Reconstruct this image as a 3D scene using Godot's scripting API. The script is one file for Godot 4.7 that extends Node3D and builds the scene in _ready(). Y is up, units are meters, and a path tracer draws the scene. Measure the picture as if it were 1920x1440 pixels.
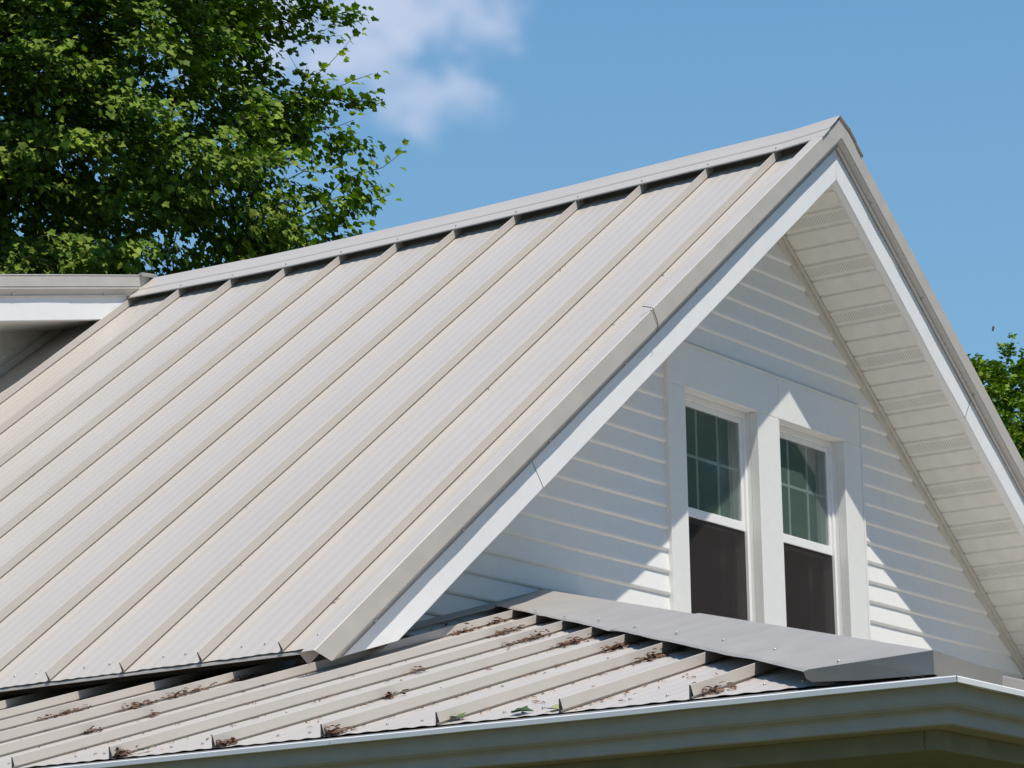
extends Node3D
# Lengths of the house are in "units" (1 unit = K metres), measured from the gable apex;
# v() turns a house point into metres above the lawn.
const K := 1.3
const LIFT := 6.114
const PITCH := 0.65312           # main roof, radians
const LOW := 0.2721              # porch roof, radians
const S := 0.3048                # seam spacing in units
const RH := 0.028                # seam height in units, porch roof
const RM := 0.034                # seam height in units, main roof
var CP := cos(PITCH)
var SP := sin(PITCH)
var CL := cos(LOW)
var SL := sin(LOW)
const GX := -4.405               # porch roof edge
const GY := -2.759
const GZ := 2.76
const WALL := -0.155             # gable wall plane
const SOFFIT_Y := -0.218         # soffit height at the apex
var rng := RandomNumberGenerator.new()
var noise := FastNoiseLite.new()
var M := {}

func _ready() -> void:
	rng.seed = 7
	noise.seed = 3
	noise.frequency = 1.0
	_camera_and_light()
	_materials()
	_ground()
	var house := _house()
	_main_roof(house)
	_gable(house)
	_porch(house)
	_dormer(house)
	_tree_by_house()
	_far_trees()
	_litter()
	_small_things()

# ------------------------------------------------------------------ camera, sky, sun
func _camera_and_light() -> void:
	var cam := Camera3D.new()
	cam.name = "camera"
	cam.fov = 15.6405
	cam.near = 0.1
	cam.far = 4000.0
	cam.transform = Transform3D(Basis(Vector3(0.587383, -0.013508, 0.809196), Vector3(-0.185551, 0.970979, 0.150898), Vector3(-0.787751, -0.238782, 0.567831)), Vector3(-8.918874 * K, LIFT - 3.472648 * K, 5.088143 * K))
	add_child(cam)
	cam.current = true
	var sun := DirectionalLight3D.new()
	sun.name = "sun"
	sun.light_energy = 1.5
	sun.light_color = Color(1.0, 0.965, 0.91)
	sun.light_angular_distance = 0.5
	sun.shadow_enabled = true
	add_child(sun)
	sun.look_at_from_position(Vector3(-17.0, 90, 38.4), Vector3.ZERO, Vector3.UP)
	var env := Environment.new()
	env.background_mode = Environment.BG_SKY
	var sky := Sky.new()
	var sm := ProceduralSkyMaterial.new()
	sm.sky_top_color = Color(0.215, 0.45, 0.72)
	sm.sky_horizon_color = Color(0.61, 0.81, 0.92)
	sm.sky_curve = 0.32
	sm.ground_horizon_color = Color(0.40, 0.45, 0.36)
	sm.ground_bottom_color = Color(0.16, 0.20, 0.10)
	sm.sun_angle_max = 4.0
	sm.sky_cover = _clouds()
	sm.sky_cover_modulate = Color(1, 1, 1, 1)
	sky.sky_material = sm
	env.sky = sky
	env.tonemap_mode = Environment.TONE_MAPPER_LINEAR
	env.tonemap_exposure = 1.0
	env.sdfgi_enabled = true
	env.ssao_enabled = true
	env.ssil_enabled = true
	var we := WorldEnvironment.new()
	we.name = "world_environment"
	we.environment = env
	add_child(we)

func _clouds() -> ImageTexture:
	# thin fair-weather clouds over the whole sky, drawn as a panorama
	var w := 2048
	var hgt := 1024
	var img := Image.create(w, hgt, false, Image.FORMAT_RGBA8)
	img.fill(Color(0, 0, 0, 0))
	var n := FastNoiseLite.new()
	n.seed = 11
	n.frequency = 1.0
	n.fractal_octaves = 5
	n.fractal_gain = 0.55
	# wisps seen in the picture: azimuth from -z towards +x, elevation, half width, half height (degrees), strength
	var puffs := [[51.0, 22.0, 3.2, 1.8, 1.45], [51.6, 21.5, 2.3, 1.1, 1.2], [52.0, 19.75, 1.9, 0.95, 1.35], [50.2, 20.9, 2.2, 1.3, 1.2], [48.6, 21.6, 2.6, 2.0, 1.2], [53.5, 21.3, 1.3, 1.3, 0.8], [51.6, 20.4, 1.2, 0.6, 0.7], [54.2, 21.9, 0.8, 0.9, 0.6]]
	var gap := 30.0
	var az := 95.0
	while az < 405.0:
		for k in 5:
			puffs.append([az + rng.randf_range(-4, 4), 19.0 + rng.randf_range(-5, 16), rng.randf_range(1.2, 3.4), rng.randf_range(0.7, 1.5), rng.randf_range(0.4, 0.9)])
		az += gap
	for y in hgt / 2:
		var el := 90.0 - (y + 0.5) * 180.0 / hgt
		for p in puffs:
			var pe: float = p[1]
			var ph: float = p[3]
			if absf(el - pe) > ph * 2.0:
				continue
			var pa: float = p[0]
			var pw: float = p[2]
			var x0 := int((pa - pw * 2.0) / 360.0 * w)
			var x1 := int((pa + pw * 2.0) / 360.0 * w)
			for xx in range(x0, x1 + 1):
				var a := (xx + 0.5) * 360.0 / w
				var dx := (a - pa) / pw
				var dy := (el - pe) / ph
				var r := sqrt(dx * dx + dy * dy)
				var f := n.get_noise_2d(a * 0.55, el * 0.85)
				var f2 := n.get_noise_2d(a * 1.9 + 40.0, el * 2.6)
				var d := clampf(1.1 - r * 0.95 + f * 0.75 + f2 * 0.3, 0.0, 1.0)
				d = d * d * (3.0 - 2.0 * d) * minf(float(p[4]), 1.2) * 0.72
				if d <= 0.004:
					continue
				var xi := posmod(xx, w)
				var old := img.get_pixel(xi, y)
				var o := maxf(old.a, 1.0 - (1.0 - old.a) * (1.0 - d * 0.8))
				img.set_pixel(xi, y, Color(0.65, 0.555, 0.485, o))
	return ImageTexture.create_from_image(img)

# ------------------------------------------------------------------ materials
func mat(albedo: Color, rough := 0.6, spec := 0.5) -> StandardMaterial3D:
	var m := StandardMaterial3D.new()
	m.albedo_color = albedo.linear_to_srgb()
	m.roughness = rough
	m.metallic_specular = spec
	m.cull_mode = BaseMaterial3D.CULL_DISABLED
	return m

func noise_tex(freq: float, lo: Color, hi: Color, s: int, size := 512, octaves := 4) -> NoiseTexture2D:
	var t := NoiseTexture2D.new()
	t.width = size
	t.height = size
	t.seamless = true
	var n := FastNoiseLite.new()
	n.seed = s
	n.frequency = freq
	n.fractal_octaves = octaves
	t.noise = n
	var g := Gradient.new()
	g.set_color(0, lo)
	g.set_color(1, hi)
	t.color_ramp = g
	return t

func grained(albedo: Color, rough: float, freq: float, amount: float, scale: float, s: int, spec := 0.5) -> StandardMaterial3D:
	var m := mat(albedo, rough, spec)
	var lo := 1.0 - amount
	m.albedo_texture = noise_tex(freq, Color(lo, lo, lo), Color(1, 1, 1), s)
	m.uv1_triplanar = true
	m.uv1_world_triplanar = true
	m.uv1_scale = Vector3.ONE * scale
	return m

func _materials() -> void:
	M.roof = grained(Color(0.535, 0.495, 0.45), 0.42, 0.012, 0.03, 0.2, 21)
	M.cap = grained(Color(0.42, 0.395, 0.365), 0.45, 0.02, 0.10, 0.5, 22)
	M.trim = grained(Color(0.56, 0.52, 0.475), 0.45, 0.02, 0.06, 0.5, 23)
	M.white = grained(Color(0.86, 0.865, 0.87), 0.40, 0.03, 0.02, 0.7, 24)
	M.siding = grained(Color(0.82, 0.82, 0.81), 0.5, 0.03, 0.02, 0.7, 25)
	M.casing = grained(Color(0.81, 0.815, 0.80), 0.45, 0.03, 0.02, 0.7, 26)
	M.cream = grained(Color(0.84, 0.82, 0.765), 0.55, 0.03, 0.06, 0.6, 27)
	M.channel = grained(Color(0.60, 0.56, 0.49), 0.55, 0.03, 0.08, 0.9, 28)
	M.gutter = grained(Color(0.62, 0.51, 0.41), 0.55, 0.03, 0.08, 0.6, 29, 0.2)
	M.porch_board = grained(Color(0.36, 0.30, 0.17), 0.6, 0.03, 0.12, 0.6, 30)
	M.steel = mat(Color(0.55, 0.55, 0.56), 0.35)
	M.steel.metallic = 0.6
	M.mesh_guard = grained(Color(0.45, 0.44, 0.42), 0.5, 0.4, 0.5, 2.0, 31)
	M.screen = mat(Color(0.036, 0.030, 0.030), 0.8, 0.2)
	M.screen.transparency = BaseMaterial3D.TRANSPARENCY_ALPHA
	M.screen.albedo_color.a = 0.80
	M.glass = mat(Color(0.17, 0.26, 0.235), 0.03, 0.9)
	M.glass.transparency = BaseMaterial3D.TRANSPARENCY_ALPHA
	M.glass.albedo_color.a = 0.45
	M.room = mat(Color(0.22, 0.23, 0.20), 0.9)
	M.curtain = mat(Color(0.30, 0.31, 0.30), 0.9)
	M.muntin = mat(Color(0.45, 0.52, 0.49), 0.5)
	M.sheath = mat(Color(0.25, 0.22, 0.18), 0.9)
	M.bark = grained(Color(0.10, 0.085, 0.07), 0.95, 0.05, 0.5, 0.8, 32)
	M.grass = grained(Color(0.095, 0.11, 0.04), 0.95, 0.03, 0.45, 0.25, 33)
	M.litter = mat(Color(0.13, 0.06, 0.035), 0.9)
	M.litter.vertex_color_use_as_albedo = true
	M.litter.albedo_color = Color.WHITE
	M.green = mat(Color(0.07, 0.13, 0.02), 0.5)
	M.twig = mat(Color(0.05, 0.04, 0.035), 0.9)
	M.leaf = mat(Color.WHITE, 0.55, 0.22)
	M.leaf.vertex_color_use_as_albedo = true
	M.leaf.backlight_enabled = true
	M.leaf.backlight = Color(0.55, 0.66, 0.07)

# ------------------------------------------------------------------ mesh helpers (house units)
func v(p: Vector3) -> Vector3:
	return Vector3(p.x * K, p.y * K + LIFT, p.z * K)

func begin() -> SurfaceTool:
	var st := SurfaceTool.new()
	st.begin(Mesh.PRIMITIVE_TRIANGLES)
	st.set_smooth_group(-1)
	return st

func tri(st: SurfaceTool, a: Vector3, b: Vector3, c: Vector3) -> void:
	st.add_vertex(v(a))
	st.add_vertex(v(b))
	st.add_vertex(v(c))

func quad(st: SurfaceTool, a: Vector3, b: Vector3, c: Vector3, d: Vector3) -> void:
	tri(st, a, b, c)
	tri(st, a, c, d)

func commit(st: SurfaceTool, called: String, m: Material, parent: Node) -> MeshInstance3D:
	st.generate_normals()
	var o := MeshInstance3D.new()
	o.name = called
	o.mesh = st.commit()
	o.material_override = m
	parent.add_child(o, true)
	return o

func branch(called: String, parent: Node, label := "") -> Node3D:
	var o := Node3D.new()
	o.name = called
	parent.add_child(o, true)
	if label != "":
		o.set_meta("label", label)
	return o

func tag(o: Node, label: String, category: String, group := "", kind := "") -> void:
	o.set_meta("label", label)
	if category != "":
		o.set_meta("category", category)
	if group != "":
		o.set_meta("group", group)
	if kind != "":
		o.set_meta("kind", kind)

# a solid with chamfered edges: centre and three half-axis vectors
func block(st: SurfaceTool, c: Vector3, ax: Vector3, ay: Vector3, az: Vector3, b := 0.0015) -> void:
	var A := [ax, ay, az]
	var L := [ax.length(), ay.length(), az.length()]
	var f := [1.0 - b / maxf(L[0], b * 1.5), 1.0 - b / maxf(L[1], b * 1.5), 1.0 - b / maxf(L[2], b * 1.5)]
	for i in 3:
		var j := (i + 1) % 3
		var k := (i + 2) % 3
		for sg in [-1.0, 1.0]:
			var o: Vector3 = c + A[i] * sg
			var p: Vector3 = A[j] * f[j]
			var q: Vector3 = A[k] * f[k]
			if sg > 0:
				quad(st, o - p - q, o - p + q, o + p + q, o + p - q)
			else:
				quad(st, o - p - q, o + p - q, o + p + q, o - p + q)
		# edges along axis i
		for sj in [-1.0, 1.0]:
			for sk in [-1.0, 1.0]:
				var e1: Vector3 = c + A[j] * sj + A[k] * (sk * f[k])
				var e2: Vector3 = c + A[j] * (sj * f[j]) + A[k] * sk
				var w: Vector3 = A[i] * f[i]
				if sj * sk > 0:
					quad(st, e1 - w, e1 + w, e2 + w, e2 - w)
				else:
					quad(st, e1 - w, e2 - w, e2 + w, e1 + w)
	for sx in [-1.0, 1.0]:
		for sy in [-1.0, 1.0]:
			for sz in [-1.0, 1.0]:
				var p1: Vector3 = c + ax * sx + ay * (sy * f[1]) + az * (sz * f[2])
				var p2: Vector3 = c + ax * (sx * f[0]) + ay * sy + az * (sz * f[2])
				var p3: Vector3 = c + ax * (sx * f[0]) + ay * (sy * f[1]) + az * sz
				if sx * sy * sz > 0:
					tri(st, p1, p3, p2)
				else:
					tri(st, p1, p2, p3)

func bar(st: SurfaceTool, lo: Vector3, hi: Vector3, b := 0.0015) -> void:
	var e := (hi - lo) * 0.5
	block(st, (lo + hi) * 0.5, Vector3(e.x, 0, 0), Vector3(0, e.y, 0), Vector3(0, 0, e.z), b)

# rows of points joined into a sheet
func loft(st: SurfaceTool, rows: Array, smooth := false) -> void:
	st.set_smooth_group(1 if smooth else -1)
	for i in rows.size() - 1:
		var a: PackedVector3Array = rows[i]
		var b: PackedVector3Array = rows[i + 1]
		for j in a.size() - 1:
			quad(st, a[j], a[j + 1], b[j + 1], b[j])
	st.set_smooth_group(-1)

func face(st: SurfaceTool, pts: PackedVector3Array) -> void:
	for i in range(1, pts.size() - 1):
		tri(st, pts[0], pts[i], pts[i + 1])

# main roof: s down the slope, h above the seam tops, z along the ridge; side -1 is the slope with the dormer
func sag(z: float) -> float:
	# the old ridge dips in the middle
	var zs := [-4.5, -3.33, -2.97, -2.6, -1.77, -1.11, -0.45, 0.17, 0.3]
	var ys := [0.020, 0.016, 0.006, -0.006, -0.011, -0.009, 0.003, 0.009, 0.010]
	for i in zs.size() - 1:
		if z <= zs[i + 1]:
			var t := clampf((z - zs[i]) / (zs[i + 1] - zs[i]), 0.0, 1.0)
			return lerpf(ys[i], ys[i + 1], t)
	return 0.010

func rf(s: float, h: float, z: float, side := -1.0) -> Vector3:
	return Vector3(side * (s * CP + h * SP), -s * SP + h * CP + sag(z) * (1.0 - s / 3.9), z)

# porch roof: t up the slope from the gutter
func pl(t: float, h: float, z: float) -> Vector3:
	return Vector3(GX + t * CL - h * SL, GY + t * SL + h * CL, z)

func pf(t: float, h: float, x: float) -> Vector3:
	return Vector3(x, GY + t * SL + h * CL, GZ - t * CL + h * SL)

# one seamed sheet: seam at w = 0, pan reaching to w = width
func pan_profile(width := S, rh := RH) -> Array:
	var p: Array = [Vector2(-0.0065, -rh), Vector2(-0.0016, -0.0008), Vector2(0.0, 0.0), Vector2(0.0016, -0.0008), Vector2(0.0042, -rh + 0.0058), Vector2(-0.0010, -rh + 0.0052), Vector2(-0.0012, -rh)]
	var a := 0.045
	var b := width - 0.019
	p.append(Vector2(0.03, -rh))
	var steps := int(maxf(6.0, (b - a) / 0.0052))
	for i in steps + 1:
		var w := lerpf(a, b, float(i) / steps)
		p.append(Vector2(w, -rh + 0.0018 * (0.8 + 0.2 * sin(w * 31.0)) * (0.5 - 0.5 * cos((w - a) / 0.0482 * TAU))))
	p.append(Vector2(width - 0.0065, -rh))
	return p

func sheet(st: SurfaceTool, prof: Array, surf: Callable, w0: float, t0: Callable, t1: Callable, parts := 8, wobble := 0.0005, s := 0.0) -> void:
	for i in prof.size() - 1:
		var a: Vector2 = prof[i]
		var b: Vector2 = prof[i + 1]
		st.set_smooth_group(2 if i >= 6 else -1)
		for j in parts:
			var q := []
			for e in [[a, j], [b, j], [b, j + 1], [a, j + 1]]:
				var p: Vector2 = e[0]
				var w := w0 + p.x
				var t := lerpf(t0.call(w), t1.call(w), float(e[1]) / parts)
				var hh := p.y
				if i >= 6:
					hh += noise.get_noise_3d(w * 3.0, t * 0.9, s) * wobble * 3.0
				q.append(surf.call(t, hh, w))
			quad(st, q[0], q[1], q[2], q[3])
	st.set_smooth_group(-1)

var screw_mesh: ArrayMesh
func screw(parent: Node, at: Vector3, normal: Vector3) -> void:
	if screw_mesh == null:
		var st := begin()
		var rings := [Vector2(0.0072, 0.0), Vector2(0.0072, 0.0012), Vector2(0.0046, 0.002), Vector2(0.0043, 0.0058), Vector2(0.0026, 0.0072), Vector2(0.0, 0.0072)]
		for i in rings.size() - 1:
			for j in 8:
				var a0 := TAU * j / 8
				var a1 := TAU * (j + 1) / 8
				var r0: Vector2 = rings[i]
				var r1: Vector2 = rings[i + 1]
				for p in [[r0, a0], [r0, a1], [r1, a1], [r0, a0], [r1, a1], [r1, a0]]:
					var r: Vector2 = p[0]
					var an: float = p[1]
					st.add_vertex(Vector3(cos(an) * r.x, r.y, sin(an) * r.x) * 0.95)
		st.generate_normals()
		screw_mesh = st.commit()
	var o := MeshInstance3D.new()
	o.name = "screw"
	o.mesh = screw_mesh
	o.material_override = M.steel
	var y := normal.normalized()
	var x := y.cross(Vector3(0.3, 0.2, 0.9)).normalized()
	o.transform = Transform3D(Basis(x, y, x.cross(y)), v(at))
	parent.add_child(o, true)

# ------------------------------------------------------------------ ground
func _ground() -> void:
	var st := begin()
	for i in 48:
		var a := TAU * i / 48
		var b := TAU * (i + 1) / 48
		for q in [Vector3.ZERO, Vector3(cos(a), 0, sin(a)) * 1500.0, Vector3(cos(b), 0, sin(b)) * 1500.0]:
			st.add_vertex(q)
	var g := commit(st, "ground", M.grass, self)
	tag(g, "mown green lawn around the white house", "lawn", "", "structure")

func _house() -> Node3D:
	var h := branch("house", self)
	tag(h, "white sided house with tan standing seam metal roofs and twin gable windows", "house")
	# walls of the ground floor, set in from the porch edge, and the room behind the gable
	var st := begin()
	var base := -LIFT / K
	for w in [[Vector3(-2.62, base, -7.0), Vector3(-2.54, -2.33, -0.19)], [Vector3(2.54, base, -7.0), Vector3(2.62, -2.33, -0.19)], [Vector3(-2.62, base, -7.08), Vector3(2.62, -2.33, -7.0)]]:
		bar(st, w[0], w[1])
	bar(st, Vector3(-2.54, base, -0.25), Vector3(2.54, -2.05, -0.19))
	commit(st, "wall", M.siding, h)
	return h

# ------------------------------------------------------------------ main roof
func _main_roof(house: Node3D) -> void:
	var roof := branch("roof", house, "steep tan standing seam metal roof over the gable")
	var EAVE := 3.775
	for side in [-1.0, 1.0]:
		for k in range(0, 24):
			var z0 := -k * S
			var st := begin()
			var top := func(_w): return 0.13
			var bot := func(w): return EAVE + 0.004 * noise.get_noise_1d(w * 9.0)
			var surf := func(t, h, w): return rf(t, h, w, side)
			var width := S if k > 0 else 0.205
			sheet(st, pan_profile(width, RM), surf, z0, top, bot, 8 if k < 13 and side < 0 else 2, 0.0006, side * 5.0)
			commit(st, "roof_panel", M.roof, roof)
			if side < 0 and k < 13:
				for f in [0.34, 0.66]:
					screw(roof, rf(EAVE - 0.062, -RM + 0.0005, z0 - S + S * f + rng.randf_range(-0.01, 0.01)), Vector3(-SP, CP, 0))
		if side < 0:
			for z in [0.08, 0.155]:
				screw(roof, rf(EAVE - 0.075, -RM + 0.0005, z), Vector3(-SP, CP, 0))
		# drip trim under the sheet ends
		var sd := begin()
		var rows := []
		for z in [-7.3, 0.2]:
			var e := rf(EAVE - 0.05, -RM - 0.006, z, side)
			var f2 := rf(EAVE + 0.003, -RM - 0.005, z, side)
			rows.append(PackedVector3Array([e, f2, f2 + Vector3(side * 0.001, -0.0065, 0), f2 + Vector3(-side * 0.004, -0.007, 0), f2 + Vector3(-side * 0.05, 0.004, 0)]))
		loft(sd, rows)
		commit(sd, "drip_edge", M.roof, roof)
	# ridge cap
	var cap := begin()
	var crows := []
	var zs := []
	for i in 37:
		zs.append(lerpf(0.226, -7.3, i / 36.0))
	for z in zs:
		var r := PackedVector3Array()
		for q in [[0.178, 0.001, -1], [0.176, 0.0055, -1], [0.17, 0.0075, -1], [0.112, 0.0085, -1], [0.106, 0.0125, -1], [0.05, 0.0135, -1], [0.0, 0.019, -1], [0.05, 0.0135, 1], [0.106, 0.0125, 1], [0.112, 0.0085, 1], [0.17, 0.0075, 1], [0.178, 0.001, 1]]:
			r.append(rf(q[0], q[1] + 0.0125 * smoothstep(0.10, 0.165, z) + 0.0012 * noise.get_noise_2d(z * 2.2, q[0] * 9.0 + q[2]), z, q[2]))
		crows.append(r)
	loft(cap, crows)
	commit(cap, "ridge_cap", M.roof, roof)
	for k in range(0, 13):
		screw(roof, rf(0.155, 0.008, -k * S + 0.004), Vector3(-SP, CP, 0))
	# rake trims
	for side in [-1.0, 1.0]:
		var rt := begin()
		var prof := [Vector2(0.160, -RM), Vector2(0.163, 0.006), Vector2(0.170, 0.0165), Vector2(0.2155, 0.0175), Vector2(0.218, 0.015), Vector2(0.2175, -0.045), Vector2(0.2145, -0.050), Vector2(0.198, -0.061), Vector2(0.197, -0.0675), Vector2(0.2005, -0.070), Vector2(0.2005, -0.0715), Vector2(0.189, -0.072)]
		var rws := []
		for i in 33:
			var t := lerpf(0.0, 3.96, i / 32.0)
			var row := PackedVector3Array()
			var wv := 0.0012 * noise.get_noise_2d(t * 2.0, side * 8.0)
			for p in prof:
				var q: Vector2 = p
				# mitre at the apex: s shifts with h so that both sides meet over the ridge
				var s0 := -q.y * tan(PITCH)
				row.append(rf(lerpf(s0, scribe(q.y), t / 3.96), q.y, q.x + wv, side))
			rws.append(row)
		loft(rt, rws)
		commit(rt, "rake_trim", M.trim, roof)
		for t in [0.3, 0.82, 1.36, 1.92, 2.5, 3.1, 3.62]:
			screw(roof, rf(t + rng.randf_range(-0.05, 0.05), -0.062, 0.203, side), Vector3(0, -0.2, 1))
		# fascia board under the rake, wrapped in white aluminium in lapped lengths
		var cuts := [0.0, 1.72, 2.60, 3.90] if side < 0 else [0.0, 1.36, 3.90]
		for c in cuts.size() - 1:
			var fb := begin()
			var frows := []
			for i in 17:
				var t := lerpf(cuts[c], cuts[c + 1] + (0.0 if c == cuts.size() - 2 else -0.0015), i / 16.0)
				var row := PackedVector3Array()
				for q in [Vector2(0.184, -0.058), Vector2(0.186, -0.172), Vector2(0.184, -0.175), Vector2(0.152, -0.175), Vector2(0.152, -0.166)]:
					var s0: float = -q.y * tan(PITCH)
					var ss: float = clampf(t, s0, scribe(q.y))
					var wv: float = 0.0028 * noise.get_noise_2d(ss * 3.1 + side * 20.0, q.y * 6.0) + 0.0012 * noise.get_noise_2d(ss * 11.0, side)
					row.append(rf(ss, q.y + (0.0008 * c if q.y < -0.1 else 0.0), q.x + wv + 0.0012 * (c % 2), side))
				frows.append(row)
			loft(fb, frows, false)
			commit(fb, "fascia_board", M.white, roof)
		# soffit under the overhang: cross strips, every third one perforated
		var sof := branch("soffit", house, "cream ribbed soffit strip under the gable overhang, every third board vented")
		sof.set_meta("label", "cream ribbed soffit with perforated boards")
		_soffit(sof, side)
		# channel where soffit meets the siding
		var ch := begin()
		var crow := []
		for t in [0.0, 3.3]:
			var row := PackedVector3Array()
			for q in [Vector2(WALL + 0.004, -0.215), Vector2(WALL + 0.014, -0.213), Vector2(WALL + 0.018, -0.205), Vector2(WALL + 0.018, -0.186), Vector2(WALL + 0.024, -0.182), Vector2(WALL + 0.024, -0.172)]:
				var s0: float = -q.y * tan(PITCH)
				row.append(rf0(s0 + t, q.y, q.x, side))
			crow.append(row)
		loft(ch, crow)
		commit(ch, "soffit_channel", M.channel, sof)
	# roof deck under the sheets keeps the attic closed
	var dk := begin()
	for side in [-1.0, 1.0]:
		for hh in [-0.05, -0.10]:
			for i in 30:
				var za := lerpf(0.165, -7.2, i / 30.0)
				var zc := lerpf(0.165, -7.2, (i + 1) / 30.0)
				quad(dk, rf(0.125, hh, za, side), rf(3.7, hh, za, side), rf(3.7, hh, zc, side), rf(0.125, hh, zc, side))
	face(dk, PackedVector3Array([Vector3(0, 0, -7.2), Vector3(2.62, -2.0, -7.2), Vector3(2.62, -2.4, -7.2), Vector3(-2.62, -2.4, -7.2), Vector3(-2.62, -2.0, -7.2)]))
	commit(dk, "roof_deck", M.sheath, roof)

# where the rake boards are cut to clear the porch roof
func scribe(h: float) -> float:
	return minf(3.89, (1.510 + 0.967 * h) / 0.3814)

func rf0(s: float, h: float, z: float, side: float) -> Vector3:
	return Vector3(side * (s * CP + h * SP), -s * SP + h * CP, z)

func _soffit(sof: Node3D, side: float) -> void:
	var H := -0.171
	var step := 0.0793
	var n := 0
	var s0 := 0.113 - 0.0793 * 2.0
	# s is measured along the soffit from its apex
	var a0 := -H * tan(PITCH)
	var z0 := WALL + 0.004
	var z1 := 0.158
	for i in 46:
		var s := s0 + i * step
		var e := s + step
		if e < 0.0:
			continue
		var st := begin()
		var a := maxf(s, 0.0) + a0
		var b := e + a0
		var g := 0.0048
		var vented := (i % 3) == 2
		# flat board face with rolled edges that dip into the joint
		var prof := [Vector2(a, H + 0.007), Vector2(a + g, H + 0.0045), Vector2(a + g * 1.8, H + 0.0006), Vector2(a + g * 2.4, H)]
		var prof2 := [Vector2(b - g * 1.4, H), Vector2(b - g * 0.8, H + 0.0008), Vector2(b - g * 0.3, H + 0.006), Vector2(b - 0.0002, H + 0.007)]
		for pr in [prof, prof2]:
			var r0 := PackedVector3Array()
			var r1 := PackedVector3Array()
			for q in pr:
				r0.append(rf0(q.x, q.y, z0, side))
				r1.append(rf0(q.x, q.y, z1, side))
			loft(st, [r0, r1])
		var f0 := a + g * 2.4
		var f1 := b - g * 1.4
		if not vented or side > 0.0 and s > 2.2 or side < 0.0:
			quad(st, rf0(f0, H, z0, side), rf0(f1, H, z0, side), rf0(f1, H, z1, side), rf0(f0, H, z1, side))
		else:
			_perforated(st, f0, f1, z0, z1, H, side)
		# closed back of the board
		if not vented:
			quad(st, rf0(a, H + 0.012, z0, side), rf0(b - 0.0002, H + 0.012, z0, side), rf0(b - 0.0002, H + 0.012, z1, side), rf0(a, H + 0.012, z1, side))
		var o := commit(st, "vented_soffit_board" if vented else "soffit_board", M.cream, sof)
		n += 1

# a board face pierced by rows of small round-ish holes
func _perforated(st: SurfaceTool, f0: float, f1: float, z0: float, z1: float, H: float, side: float) -> void:
	var rows := 7
	var margin := 0.009
	quad(st, rf0(f0, H, z0, side), rf0(f0 + margin, H, z0, side), rf0(f0 + margin, H, z1, side), rf0(f0, H, z1, side))
	quad(st, rf0(f1 - margin, H, z0, side), rf0(f1, H, z0, side), rf0(f1, H, z1, side), rf0(f1 - margin, H, z1, side))
	var ds := (f1 - f0 - 2 * margin) / rows
	var cols := int((z1 - z0) / ds)
	var dz := (z1 - z0) / cols
	for i in rows:
		for j in cols:
			var c := Vector2(f0 + margin + (i + 0.5) * ds, z0 + (j + 0.5) * dz)
			var k := [Vector2(-0.5, -0.5), Vector2(0.5, -0.5), Vector2(0.5, 0.5), Vector2(-0.5, 0.5)]
			var p := []
			var q := []
			var even := (i + j) % 2 == 0
			for d in k:
				p.append(rf0(c.x + d.x * ds, H, c.y + d.y * dz, side))
			if not even:
				quad(st, p[0], p[1], p[2], p[3])
				continue
			for d in [Vector2(0, -0.35), Vector2(0.35, 0), Vector2(0, 0.35), Vector2(-0.35, 0)]:
				q.append(rf0(c.x + d.x * ds, H, c.y + d.y * dz, side))
			for m in 4:
				tri(st, p[m], q[m], q[(m + 3) % 4])
				tri(st, p[m], p[(m + 1) % 4], q[m])

# ------------------------------------------------------------------ gable wall and windows
func _board(st: SurfaceTool, xa0: float, xa1: float, xb0: float, xb1: float, yt: float, yb: float, z: float, flip := 1.0) -> void:
	# one clapboard: (xa) along its top, (xb) along its bottom edge
	var prof := [Vector2(yt, 0.0005), Vector2(yb + 0.014, 0.0090), Vector2(yb + 0.0095, 0.0096), Vector2(yb + 0.004, 0.0080), Vector2(yb, 0.0035), Vector2(yb, -0.004)]
	var rows := []
	var n := 7
	for i in n:
		var f := float(i) / (n - 1)
		var row := PackedVector3Array()
		for q in prof:
			var g: float = (yt - q.x) / (yt - yb)
			var x := lerpf(lerpf(xa0, xb0, g), lerpf(xa1, xb1, g), f)
			row.append(Vector3(x, q.x + 0.0012 * noise.get_noise_2d(x * 1.5, yb * 30.0), z + flip * (q.y + 0.0009 * noise.get_noise_2d(x * 3.0 + 9.0, yb * 17.0))))
		rows.append(row)
	loft(st, rows)

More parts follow.
